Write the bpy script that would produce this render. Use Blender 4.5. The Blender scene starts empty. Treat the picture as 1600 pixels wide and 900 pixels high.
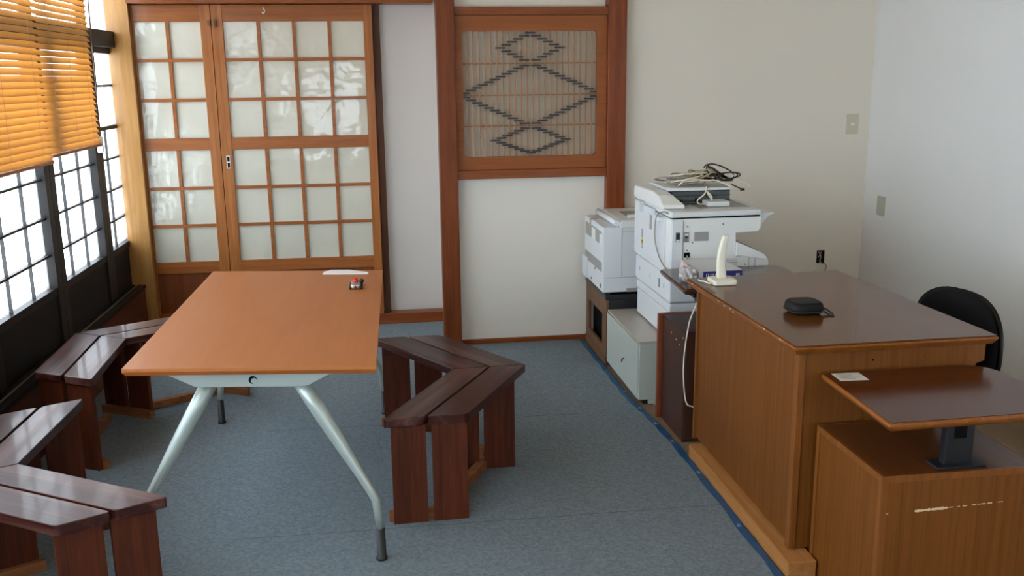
import bpy, bmesh, math, random
from mathutils import Vector, Matrix
random.seed(7)
S = bpy.context.scene
COL = S.collection
PI = math.pi

# ---------------------------------------------------------------- camera
CF, PITCH, YAW, ROLL, CH = 1470.0, math.radians(12.8), math.radians(7.5), math.radians(-0.68), 1.65
fw = Vector((math.sin(YAW)*math.cos(PITCH), math.cos(YAW)*math.cos(PITCH), -math.sin(PITCH)))
rr = Vector((math.cos(YAW), -math.sin(YAW), 0)); uu = rr.cross(fw)
r2 = math.cos(ROLL)*rr + math.sin(ROLL)*uu
u2 = -math.sin(ROLL)*rr + math.cos(ROLL)*uu
cd = bpy.data.cameras.new('camera'); cam = bpy.data.objects.new('camera', cd); COL.objects.link(cam)
cd.sensor_width = 36; cd.lens = CF/1600*36; cd.clip_start = .02; cd.clip_end = 200
cam.matrix_world = Matrix(((r2.x,u2.x,-fw.x,0),(r2.y,u2.y,-fw.y,0),(r2.z,u2.z,-fw.z,CH),(0,0,0,1)))
S.camera = cam
# ---------------------------------------------------------------- daylight and exposure
w = bpy.data.worlds.new('sky'); S.world = w; w.use_nodes = True
bg = w.node_tree.nodes['Background']; bg.inputs[0].default_value = (.86,.94,1,1); bg.inputs[1].default_value = 7.6
S.view_settings.view_transform = 'Standard'; S.view_settings.look = 'None'
S.view_settings.exposure = 0.0; S.view_settings.gamma = 1; S.view_settings.use_curve_mapping = False
S.cycles.max_bounces = 10; S.cycles.diffuse_bounces = 6; S.cycles.transparent_max_bounces = 12
S.cycles.sample_clamp_indirect = 8

# ---------------------------------------------------------------- materials
def srgb(c):
    return tuple(((v/255)/12.92 if v/255 <= .04045 else ((v/255+.055)/1.055)**2.4) for v in c)+(1,)
def mat(name, col, rough=.5, metal=0, coat=0, spec=.5, noise=None, bump=None, alpha=None, trans=0, sheen=0):
    m = bpy.data.materials.new(name); m.use_nodes = True; nt = m.node_tree; b = nt.nodes['Principled BSDF']
    c = srgb(col); b.inputs['Base Color'].default_value = c; b.inputs['Roughness'].default_value = rough
    b.inputs['Metallic'].default_value = metal; b.inputs['Coat Weight'].default_value = coat
    b.inputs['Coat Roughness'].default_value = .04
    b.inputs['Specular IOR Level'].default_value = spec; b.inputs['Sheen Weight'].default_value = sheen
    if alpha is not None: b.inputs['Alpha'].default_value = alpha
    tc = nt.nodes.new('ShaderNodeTexCoord')
    n = nt.nodes.new('ShaderNodeTexNoise'); nt.links.new(tc.outputs['Object'], n.inputs['Vector'])
    sc, amt = noise or (12, .05); n.inputs['Scale'].default_value = sc; n.inputs['Detail'].default_value = 5
    mx = nt.nodes.new('ShaderNodeMix'); mx.data_type = 'RGBA'
    mx.inputs['A'].default_value = tuple(v*(1-amt) for v in c[:3])+(1,)
    mx.inputs['B'].default_value = tuple(min(1,v*(1+amt)) for v in c[:3])+(1,)
    nt.links.new(n.outputs['Fac'], mx.inputs['Factor']); nt.links.new(mx.outputs['Result'], b.inputs['Base Color'])
    if bump:
        n2 = nt.nodes.new('ShaderNodeTexNoise'); nt.links.new(tc.outputs['Object'], n2.inputs['Vector'])
        n2.inputs['Scale'].default_value = bump[0]; n2.inputs['Detail'].default_value = 3
        bp = nt.nodes.new('ShaderNodeBump'); bp.inputs['Strength'].default_value = bump[1]; bp.inputs['Distance'].default_value = bump[2]
        nt.links.new(n2.outputs['Fac'], bp.inputs['Height']); nt.links.new(bp.outputs['Normal'], b.inputs['Normal'])
        if coat: nt.links.new(bp.outputs['Normal'], b.inputs['Coat Normal'])
    return m
def wood(name, dark, light, axis='z', rough=.45, coat=0, k=28, stretch=.05, rot=0, knots=0, bumpv=.15, worn=None, spec=.28, contrast=(.35,.68)):
    m = bpy.data.materials.new(name); m.use_nodes = True; nt = m.node_tree; b = nt.nodes['Principled BSDF']; L = nt.links.new
    tc = nt.nodes.new('ShaderNodeTexCoord'); mp = nt.nodes.new('ShaderNodeMapping'); r0 = nt.nodes.new('ShaderNodeMapping')
    r0.inputs['Rotation'].default_value = (0,0,rot)
    oi = nt.nodes.new('ShaderNodeObjectInfo'); va = nt.nodes.new('ShaderNodeVectorMath'); va.operation = 'ADD'
    cx = nt.nodes.new('ShaderNodeVectorMath'); cx.operation = 'SCALE'; cx.inputs[0].default_value = (7,5,3)
    L(oi.outputs['Random'], cx.inputs['Scale'])
    s = {'x':(stretch,1,1),'y':(1,stretch,1),'z':(1,1,stretch)}[axis]
    mp.inputs['Scale'].default_value = tuple(k*v for v in s)
    L(tc.outputs['Object'], r0.inputs['Vector']); L(r0.outputs['Vector'], va.inputs[0]); L(cx.outputs[0], va.inputs[1]); L(va.outputs[0], mp.inputs['Vector'])
    n = nt.nodes.new('ShaderNodeTexNoise'); n.inputs['Scale'].default_value = 1; n.inputs['Detail'].default_value = 7; n.inputs['Distortion'].default_value = .4
    L(mp.outputs['Vector'], n.inputs['Vector'])
    n2 = nt.nodes.new('ShaderNodeTexNoise'); n2.inputs['Scale'].default_value = 4.5; n2.inputs['Detail'].default_value = 6; L(mp.outputs['Vector'], n2.inputs['Vector'])
    ad = nt.nodes.new('ShaderNodeMix'); ad.inputs[0].default_value = .4; L(n.outputs['Fac'], ad.inputs[2]); L(n2.outputs['Fac'], ad.inputs[3])
    rp = nt.nodes.new('ShaderNodeValToRGB'); rp.color_ramp.elements[0].position = contrast[0]; rp.color_ramp.elements[1].position = contrast[1]
    rp.color_ramp.elements[0].color = srgb(dark); rp.color_ramp.elements[1].color = srgb(light)
    L(ad.outputs[0], rp.inputs['Fac']); out = rp.outputs['Color']
    if knots:
        kp = nt.nodes.new('ShaderNodeMapping'); ks = {'x':(.35,1,1),'y':(1,.35,1),'z':(1,1,.35)}[axis]
        kp.inputs['Scale'].default_value = tuple(knots*v for v in ks); L(va.outputs[0], kp.inputs['Vector'])
        v = nt.nodes.new('ShaderNodeTexVoronoi'); v.inputs['Scale'].default_value = 1; L(kp.outputs['Vector'], v.inputs['Vector'])
        kr = nt.nodes.new('ShaderNodeValToRGB'); kr.color_ramp.elements[0].position = .03; kr.color_ramp.elements[1].position = .16
        kr.color_ramp.elements[0].color = (.25,.16,.1,1); kr.color_ramp.elements[1].color = (1,1,1,1); L(v.outputs['Distance'], kr.inputs['Fac'])
        mu = nt.nodes.new('ShaderNodeMix'); mu.data_type = 'RGBA'; mu.blend_type = 'MULTIPLY'; mu.inputs['Factor'].default_value = 1
        L(out, mu.inputs['A']); L(kr.outputs['Color'], mu.inputs['B']); out = mu.outputs['Result']
    if worn:
        n3 = nt.nodes.new('ShaderNodeTexNoise'); n3.inputs['Scale'].default_value = .35; n3.inputs['Detail'].default_value = 8; n3.inputs['Roughness'].default_value = .65
        L(mp.outputs['Vector'], n3.inputs['Vector'])
        wr = nt.nodes.new('ShaderNodeValToRGB'); wr.color_ramp.elements[0].position = .48; wr.color_ramp.elements[1].position = .78
        L(n3.outputs['Fac'], wr.inputs['Fac'])
        mw = nt.nodes.new('ShaderNodeMix'); mw.data_type = 'RGBA'; L(wr.outputs['Color'], mw.inputs['Factor']); L(out, mw.inputs['A'])
        mw.inputs['B'].default_value = srgb(worn); out = mw.outputs['Result']
    L(out, b.inputs['Base Color']); b.inputs['Roughness'].default_value = rough; b.inputs['Coat Weight'].default_value = coat
    b.inputs['Coat Roughness'].default_value = .08; b.inputs['Specular IOR Level'].default_value = spec
    if bumpv:
        bp = nt.nodes.new('ShaderNodeBump'); bp.inputs['Strength'].default_value = bumpv; bp.inputs['Distance'].default_value = .0015
        L(ad.outputs[0], bp.inputs['Height']); L(bp.outputs['Normal'], b.inputs['Normal'])
    return m
def translucent(name, col, t=.5, rough=.5, gloss=.05, noise=0):
    m = bpy.data.materials.new(name); m.use_nodes = True; nt = m.node_tree; L = nt.links.new
    nt.nodes.remove(nt.nodes['Principled BSDF']); o = nt.nodes['Material Output']
    d = nt.nodes.new('ShaderNodeBsdfDiffuse'); tr = nt.nodes.new('ShaderNodeBsdfTranslucent'); g = nt.nodes.new('ShaderNodeBsdfGlossy')
    c = srgb(col)
    tc = nt.nodes.new('ShaderNodeTexCoord'); n = nt.nodes.new('ShaderNodeTexNoise'); n.inputs['Scale'].default_value = noise or 3
    L(tc.outputs['Object'], n.inputs['Vector']); mx = nt.nodes.new('ShaderNodeMix'); mx.data_type = 'RGBA'
    mx.inputs['A'].default_value = tuple(v*.85 for v in c[:3])+(1,); mx.inputs['B'].default_value = c; L(n.outputs['Fac'], mx.inputs['Factor'])
    L(mx.outputs['Result'], d.inputs['Color']); L(mx.outputs['Result'], tr.inputs['Color']); g.inputs['Roughness'].default_value = rough
    a = nt.nodes.new('ShaderNodeMixShader'); a.inputs[0].default_value = t; L(d.outputs[0], a.inputs[1]); L(tr.outputs[0], a.inputs[2])
    b2 = nt.nodes.new('ShaderNodeMixShader'); b2.inputs[0].default_value = gloss; L(a.outputs[0], b2.inputs[1]); L(g.outputs[0], b2.inputs[2])
    L(b2.outputs[0], o.inputs['Surface']); return m
def clear(name, tint, gloss=.06, rough=.02, frost=0):
    m = bpy.data.materials.new(name); m.use_nodes = True; nt = m.node_tree; L = nt.links.new
    nt.nodes.remove(nt.nodes['Principled BSDF']); o = nt.nodes['Material Output']
    t = nt.nodes.new('ShaderNodeBsdfTransparent'); t.inputs[0].default_value = tint; g = nt.nodes.new('ShaderNodeBsdfGlossy'); g.inputs['Roughness'].default_value = rough
    src = t.outputs[0]
    if frost:
        d = nt.nodes.new('ShaderNodeBsdfTranslucent'); d.inputs[0].default_value = tint
        n = nt.nodes.new('ShaderNodeTexNoise'); tc = nt.nodes.new('ShaderNodeTexCoord'); L(tc.outputs['Object'], n.inputs['Vector']); n.inputs['Scale'].default_value = 9
        mt = nt.nodes.new('ShaderNodeMath'); mt.operation = 'MULTIPLY'; mt.inputs[1].default_value = frost*2; L(n.outputs['Fac'], mt.inputs[0])
        f = nt.nodes.new('ShaderNodeMixShader'); L(mt.outputs[0], f.inputs[0]); L(t.outputs[0], f.inputs[1]); L(d.outputs[0], f.inputs[2]); src = f.outputs[0]
    a = nt.nodes.new('ShaderNodeMixShader'); a.inputs[0].default_value = gloss; L(src, a.inputs[1]); L(g.outputs[0], a.inputs[2]); L(a.outputs[0], o.inputs['Surface'])
    return m

M = {}
M['plaster'] = mat('plaster', (226,220,209), .85, noise=(2,.03), bump=(220,.12,.001))
M['plaster_skylit'] = mat('plaster_skylit', (224,227,227), .85, noise=(2,.03), bump=(220,.12,.001))  # cooler copy of plaster, the cast of window skylight put into the colour
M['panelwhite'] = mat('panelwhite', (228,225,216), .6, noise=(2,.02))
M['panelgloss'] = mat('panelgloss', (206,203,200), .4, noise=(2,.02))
M['ceiling'] = wood('ceiling', (190,160,120), (215,190,150), 'x', .6)
M['carpet'] = mat('carpet', (118,131,140), .95, spec=.15, noise=(85,.5), bump=(600,.8,.003))
M['seam'] = mat('seam', (92,104,112), .95, spec=.1)
M['subfloor'] = mat('subfloor', (128,108,84), .8, noise=(90,.35), bump=(200,.4,.002))
M['post_light'] = wood('post_light', (150,102,50), (192,146,86), 'z', .35, .25, 9, .07, knots=4, bumpv=.05)
M['door_wood'] = wood('door_wood', (140,80,34), (176,112,56), 'z', .4, .12, 40, .04, bumpv=.05)
M['door_wood_h'] = wood('door_wood_h', (134,74,30), (166,100,48), 'x', .4, .12, 40, .04, bumpv=.05)
M['door_panel'] = wood('door_panel', (104,54,24), (128,70,34), 'z', .45, .1, 30, .04)
M['dark_jamb'] = wood('dark_jamb', (70,38,22), (100,58,34), 'z', .5, .1)
M['post_red'] = wood('post_red', (98,44,12), (132,66,24), 'z', .45, .06, 30, .05, knots=3, bumpv=.05)
M['post_mahog'] = wood('post_mahog', (106,46,18), (142,74,34), 'z', .45, .1, 30, .05, bumpv=.05)
M['beam_red'] = wood('beam_red', (116,56,18), (146,78,30), 'x', .4, .15, 30, .05, bumpv=.05)
M['lattice'] = wood('lattice', (150,106,70), (172,126,88), 'z', .5, 0, 40, .04, bumpv=0)
M['lattice_frame'] = wood('lattice_frame', (134,72,28), (158,90,40), 'x', .45, .1, 40, .04, bumpv=0)
M['lattice_back'] = mat('lattice_back', (188,178,162), .7, noise=(3,.08))
M['black_dash'] = mat('black_dash', (30,22,20), .4)
M['film'] = mat('film', (202,201,186), .4, coat=1.0, noise=(3,.06), bump=(3.4,.27,.05))
M['win_dark'] = wood('win_dark', (18,15,15), (32,27,25), 'z', .5, 0, 30, .05)
M['win_bar'] = mat('win_bar', (40,38,38), .5)
M['dado'] = mat('dado', (15,14,15), .65, spec=.3, noise=(6,.15))
M['step_wood'] = wood('step_wood', (70,32,18), (104,54,30), 'y', .45, .1, 25, .05)
M['alu'] = mat('alu', (190,190,188), .3, 1)
M['glass'] = clear('glass', (.97,.985,1,1), frost=.12)
M['slat'] = translucent('slat', (242,200,128), .5, .35, .10)
M['blindrail'] = wood('blindrail', (150,90,44), (184,120,66), 'y', .4)
M['cord'] = mat('cord', (214,190,150), .8)
M['wand'] = mat('wand', (92,62,44), .4)
M['laminate'] = wood('laminate', (164,98,52), (180,114,64), 'y', .42, .03, 9, .1, bumpv=0, contrast=(.2,.8))
M['laminate_edge'] = wood('laminate_edge', (180,100,38), (194,112,46), 'x', .4, .1, 9, .1, bumpv=0)
M['steel'] = mat('steel', (176,188,184), .34, .35, noise=(4,.03))
M['rubber'] = mat('rubber', (24,26,30), .5)
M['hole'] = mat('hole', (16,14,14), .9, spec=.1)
for sfx, ro in (('a', -math.radians(60)), ('b', -math.radians(120))):
    M['seat_'+sfx] = wood('seat_'+sfx, (44,16,12), (70,28,20), 'x', .36, .16, 34, .045, rot=ro, bumpv=.8, worn=(118,84,76))
M['benchleg'] = wood('benchleg', (62,22,8), (98,44,18), 'z', .6, .0, 26, .06, knots=5, bumpv=.3)
M['benchraw'] = wood('benchraw', (120,72,42), (158,104,64), 'x', .6, 0, 26, .06)
M['desktop'] = wood('desktop', (84,46,12), (108,64,20), 'y', .17, .0, 50, .03, bumpv=.02)
M['deskedge'] = wood('deskedge', (118,66,24), (148,88,36), 'y', .3, .2, 40, .04, bumpv=.02)
M['deskveneer'] = wood('deskveneer', (98,54,14), (124,74,24), 'z', .5, .0, 70, .02, bumpv=.02)
M['deskstile'] = wood('deskstile', (110,64,26), (134,82,36), 'z', .4, .15, 40, .04, bumpv=.02)
M['shelftop'] = wood('shelftop', (68,30,6), (88,42,12), 'y', .2, .04, 40, .04, bumpv=.02)
M['cabtop'] = wood('cabtop', (76,40,18), (98,56,28), 'y', .35, .1, 40, .04, bumpv=.02)
M['darktop'] = wood('darktop', (56,30,20), (78,44,30), 'y', .18, .2, 40, .04, bumpv=.02)
M['scratch'] = mat('scratch', (212,188,150), .8)
M['plank'] = wood('plank', (150,100,52), (180,126,72), 'y', .6, 0, 20, .05, knots=3)
M['tape'] = mat('tape', (4,76,120), .35, noise=(30,.2), bump=(60,.4,.002))
M['tapewear'] = mat('tapewear', (120,160,190), .5)
M['black_steel'] = mat('black_steel', (24,27,33), .4, .1)
M['grey_metal'] = mat('grey_metal', (186,196,190), .38, .1, noise=(5,.03))
M['grey_top'] = mat('grey_top', (176,170,160), .3, .1, noise=(5,.05))
M['black_plastic'] = mat('black_plastic', (28,29,33), .4)
M['rackwood'] = wood('rackwood', (96,68,46), (122,90,64), 'z', .55, 0, 30, .06)
M['brown_cab'] = wood('brown_cab', (58,34,26), (74,46,36), 'z', .45, .1, 40, .04, bumpv=.02)
M['brown_red'] = wood('brown_red', (110,54,32), (134,70,42), 'z', .45, .1, 40, .04, bumpv=.02)
M['white_plastic'] = mat('white_plastic', (216,222,226), .4, noise=(3,.02))
M['white_plastic2'] = mat('white_plastic2', (226,230,230), .4, noise=(3,.02))
M['grey_plastic'] = mat('grey_plastic', (150,150,148), .45)
M['darkgrey_plastic'] = mat('darkgrey_plastic', (72,80,84), .4)
M['line'] = mat('line', (120,126,132), .6)
M['ivory'] = mat('ivory', (230,228,212), .35)
M['yellow'] = mat('yellow', (232,200,50), .5)
M['paper'] = mat('paper', (232,234,240), .7, noise=(20,.03))
M['note'] = mat('note', (206,204,196), .8, noise=(60,.1))
M['ink'] = mat('ink', (120,124,126), .8)
M['navy'] = mat('navy', (52,52,120), .4)
M['reamtop'] = mat('reamtop', (196,198,204), .35, coat=.3)
M['bag'] = translucent('bag', (225,222,226), .5, .2, .2, 30)
M['pink'] = mat('pink', (214,178,178), .5)
M['brown_tape'] = mat('brown_tape', (176,150,130), .35)
M['fabric'] = mat('fabric', (22,22,26), .9, spec=.2, noise=(200,.3))
M['chairplastic'] = mat('chairplastic', (20,21,24), .4)
M['pouch'] = mat('pouch', (15,16,20), .6, spec=.25, noise=(150,.3), bump=(250,.4,.001))
M['chrome'] = mat('chrome', (196,196,190), .25, .9)
M['brass'] = mat('brass', (120,90,60), .4, .7)
M['red'] = mat('red', (206,36,28), .35)
M['switch'] = mat('switch', (200,198,176), .45)
M['switch2'] = mat('switch2', (178,178,162), .45)
M['cable_w'] = mat('cable_w', (226,220,202), .5)
M['cable_g'] = mat('cable_g', (150,146,138), .5)
M['cable_k'] = mat('cable_k', (34,32,32), .45)
M['cable_y'] = mat('cable_y', (176,166,128), .5)

# ---------------------------------------------------------------- mesh helpers
def B(): return bmesh.new()
def box(bm, x0,x1,y0,y1,z0,z1, mi=0):
    vs = [bm.verts.new(p) for p in ((x0,y0,z0),(x1,y0,z0),(x1,y1,z0),(x0,y1,z0),(x0,y0,z1),(x1,y0,z1),(x1,y1,z1),(x0,y1,z1))]
    for f in ((3,2,1,0),(4,5,6,7),(0,1,5,4),(1,2,6,5),(2,3,7,6),(3,0,4,7)):
        bm.faces.new([vs[i] for i in f]).material_index = mi
    return bm
def hexa(bm, q, z0, z1):
    """prism over a 2D polygon q (counter-clockwise), in z"""
    lo = [bm.verts.new((x,y,z0)) for x,y in q]; hi = [bm.verts.new((x,y,z1)) for x,y in q]; n = len(q)
    bm.faces.new(lo[::-1]); bm.faces.new(hi)
    for i in range(n): bm.faces.new((lo[i],lo[(i+1)%n],hi[(i+1)%n],hi[i]))
    return bm
def prism(bm, pts, axis, a, b):
    """polygon pts extruded along axis: x -> pts are (y,z); y -> pts are (x,z); z -> (x,y)"""
    def mk(p,t): return {'x':(t,p[0],p[1]),'y':(p[0],t,p[1]),'z':(p[0],p[1],t)}[axis]
    lo = [bm.verts.new(mk(p,a)) for p in pts]; hi = [bm.verts.new(mk(p,b)) for p in pts]; n = len(pts)
    bm.faces.new(lo[::-1]); bm.faces.new(hi)
    for i in range(n): bm.faces.new((lo[i],lo[(i+1)%n],hi[(i+1)%n],hi[i]))
    bmesh.ops.recalc_face_normals(bm, faces=bm.faces[:])
    return bm
def smooth_path(pts, n=6):
    P = [Vector(p) for p in pts]; out = []
    for i in range(len(P)-1):
        p0 = P[max(i-1,0)]; p1 = P[i]; p2 = P[i+1]; p3 = P[min(i+2,len(P)-1)]
        for k in range(n):
            t = k/n
            out.append(.5*((2*p1)+(p2-p0)*t+(2*p0-5*p1+4*p2-p3)*t*t+(3*p1-p0-3*p2+p3)*t**3))
    return out+[P[-1]]
def tube(bm, pts, r, seg=12):
    P = [Vector(p) for p in pts]; R = r if isinstance(r,(list,tuple)) else [r]*len(P)
    rings = []; nrm = None
    for i,p in enumerate(P):
        t = (P[min(i+1,len(P)-1)]-P[max(i-1,0)]).normalized()
        if nrm is None: nrm = t.orthogonal().normalized()
        nrm = (nrm - t*nrm.dot(t)); nrm = nrm.normalized() if nrm.length > 1e-6 else t.orthogonal().normalized()
        bi = t.cross(nrm)
        rings.append([bm.verts.new(p+(nrm*math.cos(2*PI*k/seg)+bi*math.sin(2*PI*k/seg))*R[i]) for k in range(seg)])
    for a,b in zip(rings,rings[1:]):
        for k in range(seg):
            f = bm.faces.new((a[k],a[(k+1)%seg],b[(k+1)%seg],b[k])); f.smooth = True
    bm.faces.new(rings[0][::-1]); bm.faces.new(rings[-1])
    return bm
def cyl(bm, c, r, h, axis='z', seg=24):
    d = {'x':Vector((1,0,0)),'y':Vector((0,1,0)),'z':Vector((0,0,1))}[axis]
    return tube(bm, [Vector(c), Vector(c)+d*h], r, seg)
def rrect(x0,x1,y0,y1,r,n=5):
    out = []
    for cx,cy,a0 in ((x1-r,y1-r,0),(x0+r,y1-r,PI/2),(x0+r,y0+r,PI),(x1-r,y0+r,1.5*PI)):
        for k in range(n+1):
            a = a0+k*PI/2/n; out.append((cx+r*math.cos(a), cy+r*math.sin(a)))
    return out
def worldloc(o):
    v = Vector((0,0,0))
    while o is not None: v += Vector(o.location); o = o.parent
    return v
SPLIT = {'carpet_seam','scratch','corner_stile','label','torn_patch','screw_hole','foot','bracket','port','panel_seam','vent_strip','pinhole','hinge','screw','edge_wear',
         'dark_stripe','underside_clip','white_button','switch_bezel','power_switch','printed_label','tray_label','top_edging','brown_tape_strip','torn_skirt','faint_print','finger_pull_slot','ladder_cord','knob','stand_post'}
def split_obj(name, bm, m, parent, bev):
    bm.verts.index_update(); seen = set(); comps = []
    for v in bm.verts:
        if v in seen: continue
        st = [v]; seen.add(v); cc = []
        while st:
            a = st.pop(); cc.append(a)
            for e in a.link_edges:
                b = e.other_vert(a)
                if b not in seen: seen.add(b); st.append(b)
        comps.append(cc)
    res = None
    for cc in comps:
        idx = {v:i for i,v in enumerate(cc)}; fs = {f for v in cc for f in v.link_faces}
        me = bpy.data.meshes.new(name); me.from_pydata([tuple(v.co) for v in cc], [], [[idx[v] for v in f.verts] for f in fs]); me.materials.append(M[m])
        o = bpy.data.objects.new(name, me); COL.objects.link(o); o.parent = parent; res = o
        if bev:
            b = o.modifiers.new('bevel','BEVEL'); b.width = bev; b.segments = 2; b.limit_method = 'ANGLE'
    bm.free(); return res
def obj(name, bm, m, parent=None, loc=None, bev=0, smooth=False, seg=2):
    """world-coordinate bmesh -> one mesh object; origin at loc (top level) or at the parent's origin"""
    o_ = worldloc(parent) if parent is not None else Vector(loc or (0,0,0))
    bmesh.ops.translate(bm, verts=bm.verts[:], vec=-o_)
    if name in SPLIT and parent is not None: return split_obj(name, bm, m, parent, bev)
    me = bpy.data.meshes.new(name); bm.to_mesh(me); bm.free()
    for mm in (m if isinstance(m,(list,tuple)) else [m]): me.materials.append(M[mm])
    if smooth:
        for f in me.polygons: f.use_smooth = True
    o = bpy.data.objects.new(name, me); COL.objects.link(o)
    if parent is not None: o.parent = parent
    else: o.location = o_
    if bev:
        b = o.modifiers.new('bevel','BEVEL'); b.width = bev; b.segments = seg; b.limit_method = 'ANGLE'; b.angle_limit = math.radians(40)
    return o
def tag(o, label, cat, group=None):
    o['label'] = label; o['category'] = cat
    if group: o['group'] = group
    return o
def thing(name, label, cat, loc, group=None):
    o = bpy.data.objects.new(name, None); COL.objects.link(o); o.location = loc; o.empty_display_size = .1
    return tag(o, label, cat, group)
def struct(o, label, cat):
    o['kind'] = 'structure'; o['label'] = label; o['category'] = cat; return o
def sbox(name, dims, m, label, cat, bev=0):
    return struct(obj(name, box(B(),*dims), m, loc=((dims[0]+dims[1])/2,(dims[2]+dims[3])/2,dims[4]), bev=bev), label, cat)
def sthing(name, label, cat, loc):
    o = bpy.data.objects.new(name, None); COL.objects.link(o); o.location = loc; return struct(o, label, cat)

# ---------------------------------------------------------------- room shell
XL, XR, YB, YR, ZC, YREAR = -1.65, 3.04, 5.68, 6.30, 2.72, -1.6
sbox('floor', (XL-.1,XR+.1,YREAR-.1,6.45,-.1,0), 'subfloor', 'brown speckled bare floor beyond the carpet edge', 'floor')
car = B(); hexa(car, [(-1.576,YREAR+.02),(1.258,YREAR+.02),(1.258,3.74),(1.225,4.38),(1.20,4.5),(1.19,5.09),(1.19,5.665),(.37,5.665),(.37,6.24),(-1.576,6.24)], 0, .006)
tag(obj('carpet', car, 'carpet', loc=(0,3,0)), 'blue-grey felt carpet covering the left side of the room', 'carpet')
cs = B(); box(cs, -.62,.95,4.33,4.334,.0058,.00604); box(cs, -.60,1.24,3.25,3.254,.0058,.00604)
obj('carpet_seam', cs, 'seam', bpy.data.objects['carpet'])
sbox('ceiling', (XL-.1,XR+.1,YREAR-.1,6.45,ZC,ZC+.1), 'ceiling', 'wooden ceiling', 'ceiling')
sbox('wall_back', (.36,XR+.1,YB,YB+.14,0,ZC), 'plaster', 'off-white plaster wall behind the copier', 'wall')
sbox('wall_right', (XR,XR+.1,YREAR-.1,YB,0,ZC), 'plaster_skylit', 'off-white plaster wall at the right', 'wall')
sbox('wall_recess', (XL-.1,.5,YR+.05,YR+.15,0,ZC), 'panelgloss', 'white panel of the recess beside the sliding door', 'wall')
sbox('wall_return', (.365,.5,YB+.14,YR+.05,0,ZC), 'plaster', 'short wall return of the recess', 'wall')
# rear wall: window behind the camera, plus a right one added for fill light
rw = B(); WN = [(-1.25,-.15,.75,1.6),(1.1,2.6,.9,2.0)]
for x0,x1 in ((XL-.1,-1.25),(-.15,1.1),(2.6,XR)): box(rw, x0,x1,YREAR-.1,YREAR,0,ZC)
for x0,x1,z0,z1 in WN: box(rw, x0,x1,YREAR-.1,YREAR,0,z0); box(rw, x0,x1,YREAR-.1,YREAR,z1,ZC)
struct(obj('wall_rear', rw, 'plaster', loc=(0,YREAR,0)), 'white plaster wall with a window and an added fill-light window', 'wall')
for i,(x0,x1,z0,z1) in enumerate(WN):
    wr = sthing('window_%d' % (11+i), ('small window in the rear wall, left part','wide window added for fill light in the rear wall, right part')[i], 'window', ((x0+x1)/2,YREAR-.05,z0))
    f = B()
    for x in (x0, (x0+x1)/2-.02, x1-.04): box(f, x,x+.04,YREAR-.08,YREAR-.03,z0,z1)
    box(f, x0,x1,YREAR-.08,YREAR-.03,z0,z0+.04); box(f, x0,x1,YREAR-.08,YREAR-.03,z1-.04,z1)
    obj('window_frame', f, 'win_dark', wr); obj('glass', box(B(), x0+.03,x1-.03,YREAR-.058,YREAR-.054,z0+.03,z1-.03), 'glass', wr)

# left wall: dado, sill, transom, upper wall
sbox('wall_left', (XL-.05,XL-.005,YREAR-.1,6.35,.352,.64), 'dado', 'near-black wainscot panel below the windows', 'wall')
sbox('wall_left', (XL-.1,XL+.06,YREAR-.1,6.35,2.5,ZC), 'plaster', 'plaster above the left windows', 'wall')
sbox('trim_1', (XL-.1,XL+.072,YREAR-.1,6.2,.0,.33), 'step_wood', 'dark reddish wooden step under the window sill', 'trim')
sbox('trim_2', (XL-.1,XL+.078,YREAR-.1,6.2,.33,.352), 'win_dark', 'dark window sill board along the left wall', 'trim')
sbox('trim_3', (XL+.026,XL+.034,YREAR,6.19,.352,.3565), 'alu', 'thin metal rail on the dark window sill', 'trim')
sbox('trim_4', (XL-.03,XL+.04,YREAR-.1,6.2,1.835,1.93), 'win_dark', 'dark transom beam across the left windows', 'trim')
ST = [6.62, 5.75, 4.893, 4.0, 3.14, 2.28, 1.42, .56, -.3, -1.16]
MB_ = {0:[6.003], 1:[5.16,5.428], 2:[4.576,4.294]}
for i in range(len(ST)-1):
    y1, y0 = ST[i], ST[i+1]
    if i == 0: y1 = 6.33
    wd = sthing('window_%d' % (i+1), 'gridded window panel of the left wall, number %d from the corner post' % (i+1), 'window', (XL,(y0+y1)/2,.64))
    f = B(); s = .071
    box(f, XL-.045,XL+.01,y0+.002,y0+s,.36,1.835); box(f, XL-.045,XL+.01,y1-(s if i else .02),y1-.002,.36,1.835)
    box(f, XL-.04,XL+.005,y0,y1,.605,.642); box(f, XL-.035,XL+.002,y0,y1,1.352,1.374); box(f, XL-.04,XL+.005,y0,y1,1.80,1.835)
    obj('window_frame', f, 'win_dark', wd)
    f = B()
    for z in (.803,.987,1.176): box(f, XL-.03,XL-.008,y0+.01,y1-.01,z-.006,z+.006)
    box(f, XL-.03,XL-.002,y0+.01,y1-.01,1.604,1.618)
    for y in MB_.get(i, [y0+s+(y1-y0-2*s)*k/3 for k in (1,2)]): box(f, XL-.028,XL-.012,y-.0028,y+.0028,.64,1.36)
    obj('muntin_grid', f, 'win_bar', wd)
    obj('glass', box(B(), XL-.033,XL-.030,y0+.03,y1-.02,.64,1.81), 'glass', wd)
    u = B(); box(u, XL-.04,XL+.0,y0,y0+.04,1.93,2.5); box(u, XL-.04,XL,y1-.04,y1,1.93,2.5)
    obj('transom_frame', u, 'win_dark', wd)
    obj('glass', box(B(), XL-.030,XL-.027,y0+.03,y1-.03,1.93,2.5), 'glass', wd)
# corner post
sbox('trim_5', (XL-.005,-1.517,6.2,6.34,0,ZC), 'post_light', 'thick pale wooden corner post with knots beside the windows', 'trim', .003)
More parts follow.
